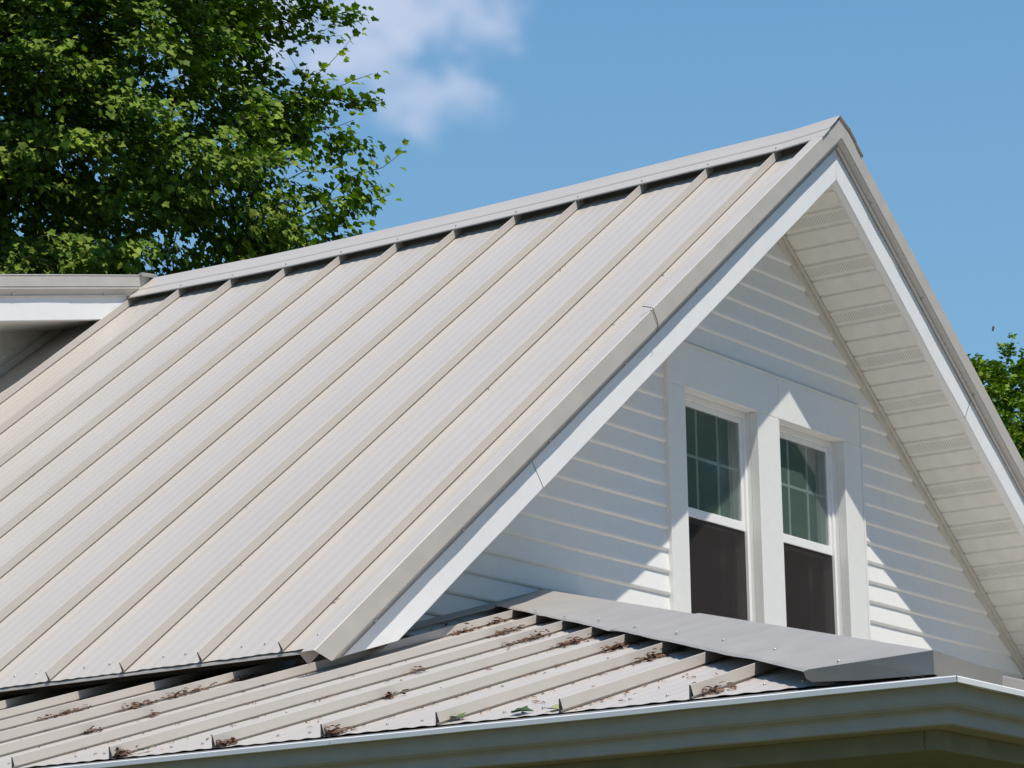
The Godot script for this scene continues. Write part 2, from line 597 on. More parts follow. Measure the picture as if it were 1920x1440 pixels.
func _gable(house: Node3D) -> void:
	var wall := branch("gable_wall", house, "white clapboard gable wall")
	var cx0 := -0.716
	var cx1 := 0.693
	var ctop := -0.918
	var course := 0.0788
	var y := -1.227 + course * 12
	while y > -2.2:
		var yt := minf(y + course + 0.002, SOFFIT_Y - 0.005)
		var wt := maxf((SOFFIT_Y + 0.03 - yt) / tan(PITCH), 0.0)
		var wb := maxf((SOFFIT_Y + 0.03 - y) / tan(PITCH), 0.02)
		wt = minf(wt, 2.6)
		wb = minf(wb, 2.6)
		if y >= ctop - 0.01:
			var st := begin()
			_board(st, -wt, wt, -wb, wb, yt, y, WALL)
			commit(st, "siding_board", M.siding, wall)
		elif y + course * 0.6 > ctop:
			pass
			var st := begin()
			_board(st, -wt, wt, -wb, wb, yt, ctop - 0.004, WALL)
			commit(st, "siding_board", M.siding, wall)
			for e in [[-wb, cx0], [cx1, wb]]:
				var s2 := begin()
				var k0: float = e[0]
				var k1: float = e[1]
				_board(s2, k0, k1, k0, k1, ctop - 0.004, y, WALL)
				commit(s2, "siding_board", M.siding, wall)
		else:
			var sa := begin()
			_board(sa, -wt, cx0, -wb, cx0, yt, y, WALL)
			commit(sa, "siding_board", M.siding, wall)
			var sb := begin()
			_board(sb, cx1, wt, cx1, wb, yt, y, WALL)
			commit(sb, "siding_board", M.siding, wall)
		y -= course
	# sheathing behind the boards, open at the windows
	var sh := begin()
	var zb := WALL - 0.006
	var top := SOFFIT_Y + 0.05
	var slope := tan(PITCH)
	face(sh, PackedVector3Array([Vector3(0, top, zb), Vector3((top + 1.06) / slope, -1.06, zb), Vector3(-(top + 1.06) / slope, -1.06, zb)]))
	var wl := (top + 1.06) / slope
	quad(sh, Vector3(-wl, -1.06, zb), Vector3(-0.62, -1.06, zb), Vector3(-0.62, -2.3, zb), Vector3(-2.62, -2.3, zb))
	quad(sh, Vector3(0.57, -1.06, zb), Vector3(wl, -1.06, zb), Vector3(2.62, -2.3, zb), Vector3(0.57, -2.3, zb))
	quad(sh, Vector3(-0.08, -1.06, zb), Vector3(0.035, -1.06, zb), Vector3(0.035, -2.3, zb), Vector3(-0.08, -2.3, zb))
	commit(sh, "sheathing", M.sheath, wall)
	# room behind the windows
	var rm := begin()
	var r0 := Vector3(-0.95, -2.5, -2.6)
	var r1 := Vector3(0.95, -1.02, -0.262)
	quad(rm, r0, Vector3(r1.x, r0.y, r0.z), Vector3(r1.x, r1.y, r0.z), Vector3(r0.x, r1.y, r0.z))
	quad(rm, r0, Vector3(r0.x, r1.y, r0.z), Vector3(r0.x, r1.y, r1.z), Vector3(r0.x, r0.y, r1.z))
	quad(rm, Vector3(r1.x, r0.y, r0.z), Vector3(r1.x, r0.y, r1.z), r1, Vector3(r1.x, r1.y, r0.z))
	quad(rm, r0, Vector3(r0.x, r0.y, r1.z), Vector3(r1.x, r0.y, r1.z), Vector3(r1.x, r0.y, r0.z))
	quad(rm, Vector3(r0.x, r1.y, r0.z), Vector3(r1.x, r1.y, r0.z), r1, Vector3(r0.x, r1.y, r1.z))
	commit(rm, "room", M.room, house)
	# casing boards around the pair of windows
	var cas := branch("window_casing", house, "flat white boards framing the pair of windows")
	var zf := -0.135
	var zk := -0.172
	var bot := -2.05
	var boards := [
		[Vector3(cx0 + 0.004, -1.081, zk), Vector3(0.0585, ctop - 0.006, zf), "head_board"],
		[Vector3(0.0600, -1.081, zk), Vector3(cx1 - 0.004, ctop - 0.006, zf + 0.0006), "head_board"],
		[Vector3(cx0 + 0.004, bot, zk), Vector3(-0.606, -1.0818, zf), "side_board"],
		[Vector3(-0.101, bot, zk), Vector3(0.0575, -1.0818, zf), "side_board"],
		[Vector3(0.552, bot, zk), Vector3(cx1 - 0.004, -1.0818, zf), "side_board"]]
	for b in boards:
		var st := begin()
		bar(st, b[0], b[1], 0.0018)
		commit(st, b[2], M.casing, cas)
	var tr := begin()
	bar(tr, Vector3(cx0 - 0.012, ctop - 0.006, WALL - 0.003), Vector3(cx1 + 0.008, ctop + 0.004, zf + 0.002), 0.001)
	commit(tr, "drip_cap", M.cream, cas)
	for x in [cx0 - 0.008, cx1 - 0.003]:
		var jt := begin()
		bar(jt, Vector3(x, bot, WALL - 0.003), Vector3(x + 0.0105, ctop - 0.0065, zf + 0.003), 0.001)
		commit(jt, "edge_channel", M.casing, cas)
	_window(house, -0.606, -0.101, "sash window beside the wide siding field, lower half screened")
	_window(house, 0.0575, 0.552, "sash window nearer the vented soffit, lower half screened")

func _window(house: Node3D, x0: float, x1: float, label: String) -> void:
	var win := branch("window", house, label)
	var ytop := -1.0812
	var ybot := -1.98
	var st := begin()
	var zk := -0.255
	# deep jambs and head: a reveal from casing to sash
	bar(st, Vector3(x0 - 0.02, ybot - 0.03, zk), Vector3(x0 - 0.0004, ytop + 0.02, -0.1725), 0.0008)
	bar(st, Vector3(x1 + 0.0004, ybot - 0.03, zk), Vector3(x1 + 0.02, ytop + 0.02, -0.1725), 0.0008)
	bar(st, Vector3(x0 - 0.0002, ytop + 0.0004, zk), Vector3(x1 + 0.0002, ytop + 0.02, -0.1725), 0.0008)
	commit(st, "jamb", M.casing, win)
	var fr := begin()
	var w := 0.016
	bar(fr, Vector3(x0 + 0.0004, ybot, -0.225), Vector3(x0 + w, ytop - 0.0004, -0.187), 0.0012)
	bar(fr, Vector3(x1 - w, ybot, -0.225), Vector3(x1 - 0.0004, ytop - 0.0004, -0.187), 0.0012)
	bar(fr, Vector3(x0 + w + 0.0002, ytop - 0.022, -0.225), Vector3(x1 - w - 0.0002, ytop - 0.0004, -0.187), 0.0012)
	bar(fr, Vector3(x0 + w + 0.0002, ybot, -0.225), Vector3(x1 - w - 0.0002, ybot + 0.03, -0.18), 0.0012)
	commit(fr, "frame", M.white, win)
	var mid := -1.535
	var i0 := x0 + w + 0.0006
	var i1 := x1 - w - 0.0006
	var sw := 0.017
	# upper sash
	var us := begin()
	var zt := -0.196
	var zb := -0.214
	bar(us, Vector3(i0, mid, zb), Vector3(i0 + sw, ytop - 0.0226, zt), 0.0012)
	bar(us, Vector3(i1 - sw, mid, zb), Vector3(i1, ytop - 0.0226, zt), 0.0012)
	bar(us, Vector3(i0 + sw + 0.0002, ytop - 0.042, zb), Vector3(i1 - sw - 0.0002, ytop - 0.0226, zt), 0.0012)
	bar(us, Vector3(i0 + sw + 0.0002, mid, zb), Vector3(i1 - sw - 0.0002, mid + 0.034, zt + 0.002), 0.0012)
	commit(us, "upper_sash", M.white, win)
	var g0 := i0 + sw
	var g1 := i1 - sw
	var gt := ytop - 0.042
	var gb := mid + 0.034
	var gl := begin()
	quad(gl, Vector3(g0, gb, -0.2025), Vector3(g1, gb, -0.2025), Vector3(g1, gt, -0.2025), Vector3(g0, gt, -0.2025))
	commit(gl, "pane", M.glass, win)
	for f in [1.0 / 3.0, 2.0 / 3.0]:
		var mb := begin()
		var mx := lerpf(g0, g1, f)
		bar(mb, Vector3(mx - 0.0055, gb + 0.0003, -0.2085), Vector3(mx + 0.0055, gt - 0.0003, -0.2045), 0.001)
		commit(mb, "muntin", M.muntin, win)
	var my := lerpf(gb, gt, 0.52)
	for f in 3:
		var mh := begin()
		bar(mh, Vector3(lerpf(g0, g1, f / 3.0) + 0.0058, my - 0.0055, -0.2085), Vector3(lerpf(g0, g1, (f + 1) / 3.0) - 0.0058, my + 0.0055, -0.2045), 0.001)
		commit(mh, "muntin", M.muntin, win)
	# lower sash, set behind, and the insect screen in front of it
	var ls := begin()
	bar(ls, Vector3(i0, ybot + 0.0305, -0.236), Vector3(i0 + 0.03, mid + 0.02, -0.2185), 0.0012)
	bar(ls, Vector3(i1 - 0.03, ybot + 0.0305, -0.236), Vector3(i1, mid + 0.02, -0.2185), 0.0012)
	bar(ls, Vector3(i0 + 0.0302, ybot + 0.0305, -0.236), Vector3(i1 - 0.0302, ybot + 0.065, -0.2185), 0.0012)
	bar(ls, Vector3(i0 + 0.0302, mid - 0.012, -0.236), Vector3(i1 - 0.0302, mid + 0.02, -0.2185), 0.0012)
	commit(ls, "lower_sash", M.muntin, win)
	var lg := begin()
	quad(lg, Vector3(i0 + 0.03, ybot + 0.06, -0.228), Vector3(i1 - 0.03, ybot + 0.06, -0.228), Vector3(i1 - 0.03, mid, -0.228), Vector3(i0 + 0.03, mid, -0.228))
	commit(lg, "pane", M.glass, win)
	var sc := begin()
	quad(sc, Vector3(i0, ybot + 0.03, -0.1985), Vector3(i1, ybot + 0.03, -0.1985), Vector3(i1, mid - 0.0008, -0.1985), Vector3(i0, mid - 0.0008, -0.1985))
	commit(sc, "insect_screen", M.screen, win)
	# drawn-back curtain inside
	var cu := begin()
	var rows := []
	for i in 25:
		var x := lerpf(x1 - 0.03, x1 + 0.06, i / 24.0)
		var z := -0.30 + 0.008 * sin(i * 1.3)
		rows.append(PackedVector3Array([Vector3(x, -1.0, z), Vector3(x + 0.004, -2.3, z)]))
	loft(cu, rows, true)
	commit(cu, "curtain", M.curtain, win)

# ------------------------------------------------------------------ porch roof with hip, gutter
func _porch(house: Node3D) -> void:
	var por := branch("porch_roof", house, "low hipped tan metal porch roof with leaf litter")
	# hip: x = GX + d, z = GZ - d
	var hip_d := GZ - (WALL)
	var topx := -2.60
	for k in range(-1, 27):
		var z0 := 2.246 - k * S
		var st := begin()
		var low := func(w): return -0.004 + 0.003 * noise.get_noise_1d(w * 14.0)
		var high := func(w):
			if w > WALL:
				return maxf((GZ - w) / CL - 0.03, 0.01)
			return (topx - GX) / CL if w < -0.62 else (topx + 0.0 - GX) / CL
		var width := S
		if k == -1:
			width = 0.2
		if k >= 7 and z0 + S > WALL and z0 < WALL:
			# the sheet that runs into the gable wall: keep it clear of the boards
			high = func(_w): return (topx - GX) / CL
		sheet(st, pan_profile(width), pl, z0, low, high, 6, 0.0006, 40.0)
		commit(st, "roof_panel", M.roof, por)
		if k < 9:
			for f in [0.36, 0.66]:
				var zz: float = z0 + S * f
				if GZ - zz > 0.2:
					screw(por, pl(0.08 + rng.randf_range(-0.008, 0.008), -RH + 0.0005, zz), Vector3(-SL, CL, 0))
	for k in range(0, 23):
		var x0 := GX + 0.52 + k * S
		var st := begin()
		var low := func(_w): return -0.004
		var high := func(w): return minf((w - GX) / CL - 0.03, (GZ - WALL - 0.004) / CL)
		sheet(st, pan_profile(S), pf, x0 - S + 0.2, low, high, 4, 0.0005, 60.0)
		commit(st, "roof_panel", M.roof, por)
	# hip cap: two wings folded over the hip, resting on the seams, ends folded down
	var lengths := [[-0.012, 1.30], [1.25, 2.94]]
	for piece in lengths:
		var st := begin()
		var rows := []
		var d0: float = piece[0]
		var d1: float = piece[1]
		var lift := 0.0045 if d0 < 0.5 else 0.0005
		var n := 24
		for i in n + 1:
			var d := lerpf(d0, d1, float(i) / n)
			var r := PackedVector3Array()
			for q in [[0.272, 0.0], [0.26, 0.003], [0.16, 0.0045], [0.0, 0.012]]:
				var o: float = q[0]
				var wv := 0.004 * noise.get_noise_2d(d * 2.4, o * 5.0) * (o / 0.27) + lift
				# left wing: stand back from the hip along z
				r.append(pl(maxf(d, 0.0) / CL + minf(d, 0.0), float(q[1]) + wv, GZ - d - o))
			for q in [[0.16, 0.0045], [0.26, 0.003], [0.272, 0.0]]:
				var o: float = q[0]
				var wv := 0.004 * noise.get_noise_2d(d * 2.4 + 30.0, o * 5.0) * (o / 0.27) + lift
				r.append(pf(maxf(d, 0.0) / CL + minf(d, 0.0), float(q[1]) + wv, GX + d + o))
			if d1 > 2.0 and d > GZ - WALL - 0.3:
				pass
			rows.append(r)
		loft(st, rows)
		if d0 < 0.5:
			# folded-down ends above the gutter
			var r0: PackedVector3Array = rows[0]
			var low := []
			for j in r0.size():
				var p := r0[j]
				var drop := 0.043
				if j < 3:
					drop = lerpf(0.012, 0.043, float(j) / 3.0)
				var q := p + Vector3(0, -drop, 0)
				if j < 3:
					q.x += 0.010
				elif j > 3:
					q.z -= 0.004
				else:
					q += Vector3(0.006, 0, -0.003)
				low.append(q)
			loft(st, [r0, PackedVector3Array(low)])
		commit(st, "hip_cap", M.cap, por)
	for d in [[2.188, 0.391], [1.83, 0.734], [1.576, 1.013], [1.249, 1.333], [0.96, 1.63], [0.663, 1.932], [0.353, 2.236], [0.02, 2.56]]:
		screw(por, pl(d[0], 0.0085, d[1]), Vector3(-SL, CL, 0))
	# flashing where the roof meets the gable wall
	var fl := begin()
	var rows2 := []
	for x in [-2.5, -1.50, 2.6]:
		var yb: float = GY + (x - GX) * tan(LOW) if x < -1.49 else GY + (GZ - WALL) * tan(LOW)
		yb -= 0.004
		rows2.append(PackedVector3Array([Vector3(x, yb + 0.016, WALL + 0.0105), Vector3(x, yb + 0.003, WALL + 0.012), Vector3(x, yb - 0.002, WALL + 0.03)]))
	loft(fl, rows2)
	commit(fl, "wall_flashing", M.cap, por)
	# timber deck, fascia and ceiling of the porch
	var dk := begin()
	quad(dk, pl(0.0, -0.05, -7.0), pl(0.0, -0.05, GZ), pl((GZ - WALL) / CL, -0.05, WALL), pl((GZ - WALL) / CL, -0.05, -7.0))
	quad(dk, pf(0.0, -0.05, GX), pf(0.0, -0.05, 2.9), pf((GZ - WALL) / CL, -0.05, 2.9), pf((GZ - WALL) / CL, -0.05, GX + GZ - WALL))
	commit(dk, "roof_deck", M.sheath, por)
	var fa := begin()
	bar(fa, Vector3(-4.40, -2.923, -7.0), Vector3(-4.372, GY - 0.045, 2.7345), 0.002)
	commit(fa, "fascia_board", M.porch_board, por)
	var fb := begin()
	bar(fb, Vector3(-4.40, -2.923, 2.735), Vector3(2.9, GY - 0.045, 2.763), 0.002)
	commit(fb, "fascia_board", M.porch_board, por)
	var ce := begin()
	bar(ce, Vector3(-4.371, -2.915, -7.0), Vector3(-2.625, -2.905, 2.734), 0.001)
	commit(ce, "porch_ceiling", M.porch_board, por)
	var ce2 := begin()
	bar(ce2, Vector3(-2.6245, -2.915, -0.16), Vector3(2.9, -2.905, 2.734), 0.001)
	commit(ce2, "porch_ceiling", M.porch_board, por)
	_gutter(house)

func _gutter(house: Node3D) -> void:
	var gut := branch("gutter", house, "white moulded eaves gutter with a rolled front lip")
	# o outwards from the fascia, y below the lip
	var ytop := -2.8055
	var body := [Vector2(0.081, -0.0125), Vector2(0.0725, -0.014), Vector2(0.0695, -0.018), Vector2(0.069, -0.039), Vector2(0.0675, -0.045), Vector2(0.063, -0.050), Vector2(0.057, -0.053), Vector2(0.053, -0.057), Vector2(0.052, -0.0625), Vector2(0.052, -0.078), Vector2(0.0495, -0.0805), Vector2(0.0, -0.0805), Vector2(0.0, 0.0)]
	var lip := [Vector2(0.072, -0.004), Vector2(0.074, 0.0), Vector2(0.083, 0.0), Vector2(0.085, -0.002), Vector2(0.085, -0.0115), Vector2(0.081, -0.0125)]
	var bx := -4.400
	var bz := 2.7635
	for run in 2:
		for part in [[body, "trough"], [lip, "front_lip"]]:
			var lens := [-7.0, 1.42, bz] if run == 0 else [bx, -2.9, 2.9]
			for c in lens.size() - 1:
				var st := begin()
				var rows := []
				var cuts := 14
				for i in cuts + 1:
					var f := lerpf(lens[c], lens[c + 1], float(i) / cuts)
					var row := PackedVector3Array()
					for q in part[0]:
						var e := 0.0012 * noise.get_noise_2d(f * 1.8, run * 9.0)
						var grow: float = q.x + (0.0014 if c == 1 - run and part[1] == "front_lip" else 0.0)
						if run == 0:
							var z: float = f + (q.x if c == 1 and i == cuts else 0.0)
							row.append(Vector3(bx - grow, ytop + q.y + e, z))
						else:
							var x: float = f - (q.x if c == 0 and i == 0 else 0.0)
							row.append(Vector3(x, ytop + q.y + e, bz + grow))
					rows.append(row)
				loft(st, rows)
				commit(st, part[1], M.white if part[1] == "front_lip" else M.gutter, gut)
	# leaf guard mesh
	var gm := begin()
	quad(gm, Vector3(bx - 0.072, ytop - 0.004, -7.0), Vector3(bx - 0.072, ytop - 0.004, bz + 0.07), pl(0.004, -RH - 0.0035, bz), pl(0.004, -RH - 0.0035, -7.0))
	commit(gm, "leaf_guard", M.mesh_guard, gut)

# ------------------------------------------------------------------ shed dormer on the same slope
func _dormer(house: Node3D) -> void:
	var d := branch("shed_dormer", house, "shed dormer with white fascia rising from the ridge")
	var sl := 0.222
	var far := -2.5
	var zf := -3.333
	var top := func(x: float, h: float, z: float) -> Vector3: return Vector3(x, 0.046 + x * sl + h, z)
	# roof sheet with thickness
	var rs := begin()
	var pts := [top.call(0.0, 0.0, zf + 0.002), top.call(far, 0.0, zf + 0.002), top.call(far, 0.0, -7.0), top.call(0.0, 0.0, -7.0)]
	quad(rs, pts[0], pts[1], pts[2], pts[3])
	quad(rs, pts[0] - Vector3(0, 0.05, 0), pts[1] - Vector3(0, 0.05, 0), pts[2] - Vector3(0, 0.05, 0), pts[3] - Vector3(0, 0.05, 0))
	commit(rs, "roof_panel", M.roof, d)
	# tan rake trim
	var rt := begin()
	var prof := [Vector2(-0.06, 0.004), Vector2(-0.003, 0.004), Vector2(0.0, 0.001), Vector2(0.0, -0.062), Vector2(-0.004, -0.066), Vector2(-0.014, -0.082), Vector2(-0.014, -0.090), Vector2(-0.010, -0.092), Vector2(-0.024, -0.093)]
	var rows := []
	for i in 15:
		var x := lerpf(-0.02, far, i / 14.0)
		var r := PackedVector3Array()
		for q in prof:
			r.append(top.call(x, q.y, zf + q.x + 0.0012 * noise.get_noise_1d(x * 3.0)))
		rows.append(r)
	loft(rt, rows)
	commit(rt, "rake_trim", M.trim, d)
	var ec := begin()
	block(ec, Vector3(-0.045, 0.034, zf + 0.006), Vector3(0.045, 0.006, 0), Vector3(0, 0.009, 0), Vector3(0, 0, 0.012), 0.002)
	commit(ec, "trim_end", M.cap, d)
	for x in [-0.30, -0.85, -1.5]:
		screw(d, top.call(x, -0.083, zf - 0.010), Vector3(0, -0.2, 1))
	# white fascia in two lapped lengths, cut to the main slope
	for c in [[-0.02, -0.50, 0.0], [-0.501, far, 0.0012]]:
		var fb := begin()
		var fr := []
		for i in 13:
			var x := lerpf(c[0], c[1], i / 12.0)
			var r := PackedVector3Array()
			for q in [Vector2(-0.024, -0.085), Vector2(-0.022, -0.197), Vector2(-0.025, -0.2), Vector2(-0.055, -0.2)]:
				r.append(top.call(x, q.y, zf + q.x + float(c[2]) + 0.002 * noise.get_noise_2d(x * 3.5, q.y * 8.0)))
			fr.append(r)
		loft(fb, fr)
		commit(fb, "fascia_board", M.white, d)
	# soffit
	var so := begin()
	quad(so, top.call(-0.02, -0.196, zf - 0.05), top.call(far, -0.196, zf - 0.05), top.call(far, -0.196, -3.73), top.call(-0.02, -0.196, -3.73))
	commit(so, "soffit", M.cream, d)
	var fz := begin()
	bar(fz, Vector3(-1.4, -0.6, -3.74), Vector3(-1.39, -0.59, -3.735), 0.0005)
	# cheek wall boards, each cut to the main slope
	var y := -0.17
	for i in 26:
		var yt := y
		var yb := y - 0.0788
		# top bound: dormer soffit, bottom bound: main slope
		var x1t := -(-yt) / tan(PITCH) - 0.02
		var x1b := -(-yb) / tan(PITCH) - 0.02
		var xs := maxf(far + 0.1, -10.0)
		var st := begin()
		var xl_t := xs
		var lim := (yt - 0.046 + 0.19) / sl
		if lim < x1b:
			_board(st, xs, minf(x1t, -0.03), xs, minf(x1b, -0.03), yt + 0.001, yb, -3.72)
			commit(st, "siding_board", M.cream, d)
		else:
			_board(st, xs, minf(x1t, -0.03), xs, minf(x1b, -0.03), yt + 0.001, yb, -3.72)
			commit(st, "siding_board", M.cream, d)
		y = yb
	# channel along the roof
	var jc := begin()
	for e in [[-0.05, 0.055]]:
		block(jc, rf0(1.7, -RM + 0.045, -3.707, -1.0), Vector3(CP, SP, 0) * 1.65, Vector3(-SP, CP, 0) * 0.014, Vector3(0, 0, 0.008), 0.001)
	commit(jc, "wall_channel", M.cream, d)
	var fl := begin()
	block(fl, rf0(1.7, -RM + 0.014, -3.703, -1.0), Vector3(CP, SP, 0) * 1.65, Vector3(-SP, CP, 0) * 0.016, Vector3(0, 0, 0.002), 0.0005)
	commit(fl, "wall_flashing", M.cap, d)
	# front wall, out of sight beyond the slope
	var fw := begin()
	bar(fw, Vector3(far + 0.12, -2.2, -6.9), Vector3(far + 0.16, -0.68, -3.73), 0.001)
	commit(fw, "front_wall", M.cream, d)

# ------------------------------------------------------------------ trees
func leaf_mesh(size: float) -> ArrayMesh:
	# a five-lobed leaf, folded along the midrib, about the given length
	var st := SurfaceTool.new()
	st.begin(Mesh.PRIMITIVE_TRIANGLES)
	st.set_smooth_group(-1)
	var half := [Vector2(0.0, 0.0), Vector2(0.20, -0.04), Vector2(0.48, 0.12), Vector2(0.40, 0.30), Vector2(0.60, 0.58), Vector2(0.34, 0.62), Vector2(0.20, 0.78), Vector2(0.0, 1.0)]
	for sd in [-1.0, 1.0]:
		var c := Vector3(0, 0, 0.38)
		for i in half.size() - 1:
			var a: Vector2 = half[i]
			var b: Vector2 = half[i + 1]
			var pa := Vector3(a.x * sd, 0.28 * a.x - 0.22 * a.y * a.y, a.y)
			var pb := Vector3(b.x * sd, 0.28 * b.x - 0.22 * b.y * b.y, b.y)
			var pc := Vector3(0, -0.03, 0.38)
			if sd > 0:
				st.add_vertex(pc * size); st.add_vertex(pa * size); st.add_vertex(pb * size)
			else:
				st.add_vertex(pc * size); st.add_vertex(pb * size); st.add_vertex(pa * size)
	st.generate_normals()
	return st.commit()

func leaf_basis(outward: Vector3, scale: float) -> Basis:
	# leaf lies roughly level, tip pointing out and drooping
	var tip := (outward + Vector3(rng.randf_range(-0.7, 0.7), rng.randf_range(-0.75, 0.15), rng.randf_range(-0.7, 0.7))).normalized()
	var up := (Vector3.UP * 0.75 + Vector3(rng.randf_range(-0.7, 0.7), rng.randf_range(-0.3, 0.4), rng.randf_range(-0.7, 0.7)) + outward * 0.75).normalized()
	var x := up.cross(tip).normalized()
	var y := tip.cross(x).normalized()
	return Basis(x, y, tip).scaled(Vector3.ONE * scale)

func leaf_colour() -> Color:
	var t := rng.randf()
	var c := Color(0.08, 0.15, 0.022).lerp(Color(0.24, 0.33, 0.045), t)
	return c * rng.randf_range(0.8, 1.15)

func tube(st: SurfaceTool, pts: Array, r0: float, r1: float, sides := 6) -> void:
	var rings := []
	for i in pts.size():
		var p: Vector3 = pts[i]
		var a: Vector3 = pts[maxi(i - 1, 0)]
		var b: Vector3 = pts[mini(i + 1, pts.size() - 1)]
		var d := (b - a).normalized()
		var x := d.cross(Vector3(0.31, 0.2, 0.93)).normalized()
		var y := d.cross(x)
		var r := lerpf(r0, r1, float(i) / (pts.size() - 1))
		var ring := []
		for j in sides + 1:
			var an := TAU * j / sides
			ring.append(p + (x * cos(an) + y * sin(an)) * r)
		rings.append(ring)
	st.set_smooth_group(1)
	for i in rings.size() - 1:
		for j in sides:
			for q in [rings[i][j], rings[i + 1][j], rings[i + 1][j + 1], rings[i][j], rings[i + 1][j + 1], rings[i][j + 1]]:
				st.add_vertex(q)

func bent(a: Vector3, b: Vector3, sagging: float, n := 6, jit := 0.15) -> Array:
	var out := []
	var l := (b - a).length()
	for i in n + 1:
		var t := float(i) / n
		var p := a.lerp(b, t) + Vector3.UP * sagging * l * sin(t * PI)
		if i > 0 and i < n:
			p += Vector3(rng.randf_range(-1, 1), rng.randf_range(-1, 1), rng.randf_range(-1, 1)) * jit * l / n
		out.append(p)
	return out

func finish(st: SurfaceTool, called: String, m: Material, parent: Node) -> MeshInstance3D:
	return commit(st, called, m, parent)

# base on the ground, crown ellipsoid; clumps of sprays, each a few twigs of leaves
func tree(called: String, label: String, base: Vector3, centre: Vector3, radii: Vector3, clumps: int, leaf: float, per: int, spread: float, hole: float, group := "", more := [], ragged := 0.28) -> Node3D:
	var t := Node3D.new()
	t.name = called
	t.position = base
	add_child(t, true)
	tag(t, label, "tree", group)
	var c := centre - base
	var tr := begin()
	var tip := c + Vector3(0, radii.y * 0.55, 0)
	tube(tr, bent(Vector3.ZERO, tip, 0.0, 10, 0.10), 0.24, 0.04, 8)
	finish(tr, "trunk", M.bark, t)
	var spots := []
	var tries := 0
	while spots.size() < clumps and tries < clumps * 12:
		tries += 1
		var u := Vector3(rng.randfn(), rng.randfn(), rng.randfn()).normalized()
		var r := pow(rng.randf(), 0.42)
		var p := c + Vector3(u.x * radii.x, u.y * radii.y, u.z * radii.z) * r
		var lump := noise.get_noise_3d(u.x * 1.7 + base.x, u.y * 1.7, u.z * 1.7) * ragged
		if r > 0.90 + lump:
			continue
		if noise.get_noise_3d(p.x * 0.75, p.y * 1.0, p.z * 0.75) < hole:
			continue
		spots.append([p, u])
	for m in more:
		var off: Vector3 = m - base - c
		spots.append([m - base, off.normalized()])
	# limbs reach some of the clumps, twigs branch to their neighbours
	var limbs := []
	for i in 26:
		var e = spots[rng.randi() % spots.size()]
		var q: Vector3 = e[0]
		var start := Vector3(0, clampf(q.y - Vector2(q.x, q.z).length() * 0.75, c.y - radii.y * 0.8, tip.y), 0)
		start.x = tip.x * start.y / tip.y
		start.z = tip.z * start.y / tip.y
		var path := bent(start, q, 0.06, 8, 0.35)
		var st := begin()
		tube(st, path, 0.075, 0.012, 6)
		finish(st, "limb", M.bark, t)
		limbs.append(path)
	var tw := begin()
	var xf: Array[Transform3D] = []
	var cols: Array[Color] = []
	for e in spots:
		var p: Vector3 = e[0]
		var u: Vector3 = e[1]
		var best := Vector3.ZERO
		var bd := 1e9
		for path in limbs:
			for k in path.size():
				var dd: float = (path[k] - p).length_squared()
				if dd < bd:
					bd = dd
					best = path[k]
		if bd < 0.8:
			tube(tw, bent(best, p, 0.05, 3, 0.4), 0.012, 0.005, 4)
		var tone := rng.randf_range(0.8, 1.2)
		for k in 4:
			var dir := (u * 0.7 + Vector3(rng.randf_range(-1, 1), rng.randf_range(-0.35, 0.5), rng.randf_range(-1, 1))).normalized()
			var len := spread * rng.randf_range(0.6, 1.2)
			var q := p + dir * len
			tube(tw, [p, p.lerp(q, 0.5) + Vector3(0, 0.03, 0), q], 0.006, 0.002, 3)
			for m in per:
				var f := rng.randf_range(0.15, 1.0)
				var side := Vector3(rng.randf_range(-1, 1), rng.randf_range(-0.5, 0.4), rng.randf_range(-1, 1)) * spread * 0.32
				var at := p.lerp(q, f) + side
				xf.append(Transform3D(leaf_basis((dir * 0.5 + side + u * 0.6).normalized(), rng.randf_range(0.6, 1.25)), at))
				cols.append(leaf_colour() * tone)
	finish(tw, "twigs", M.bark, t).set_meta("kind", "stuff")
	var mm := MultiMesh.new()
	mm.transform_format = MultiMesh.TRANSFORM_3D
	mm.use_colors = true
	mm.mesh = leaf_mesh(leaf)
	mm.instance_count = xf.size()
	for i in xf.size():
		mm.set_instance_transform(i, xf[i])
		mm.set_instance_color(i, cols[i])
	var mi := MultiMeshInstance3D.new()
	mi.name = "crown"
	mi.multimesh = mm
	mi.material_override = M.leaf
	mi.set_meta("kind", "stuff")
	t.add_child(mi, true)
	return t

func commit_m(st: SurfaceTool) -> ArrayMesh:
	st.generate_normals()
	return st.commit()

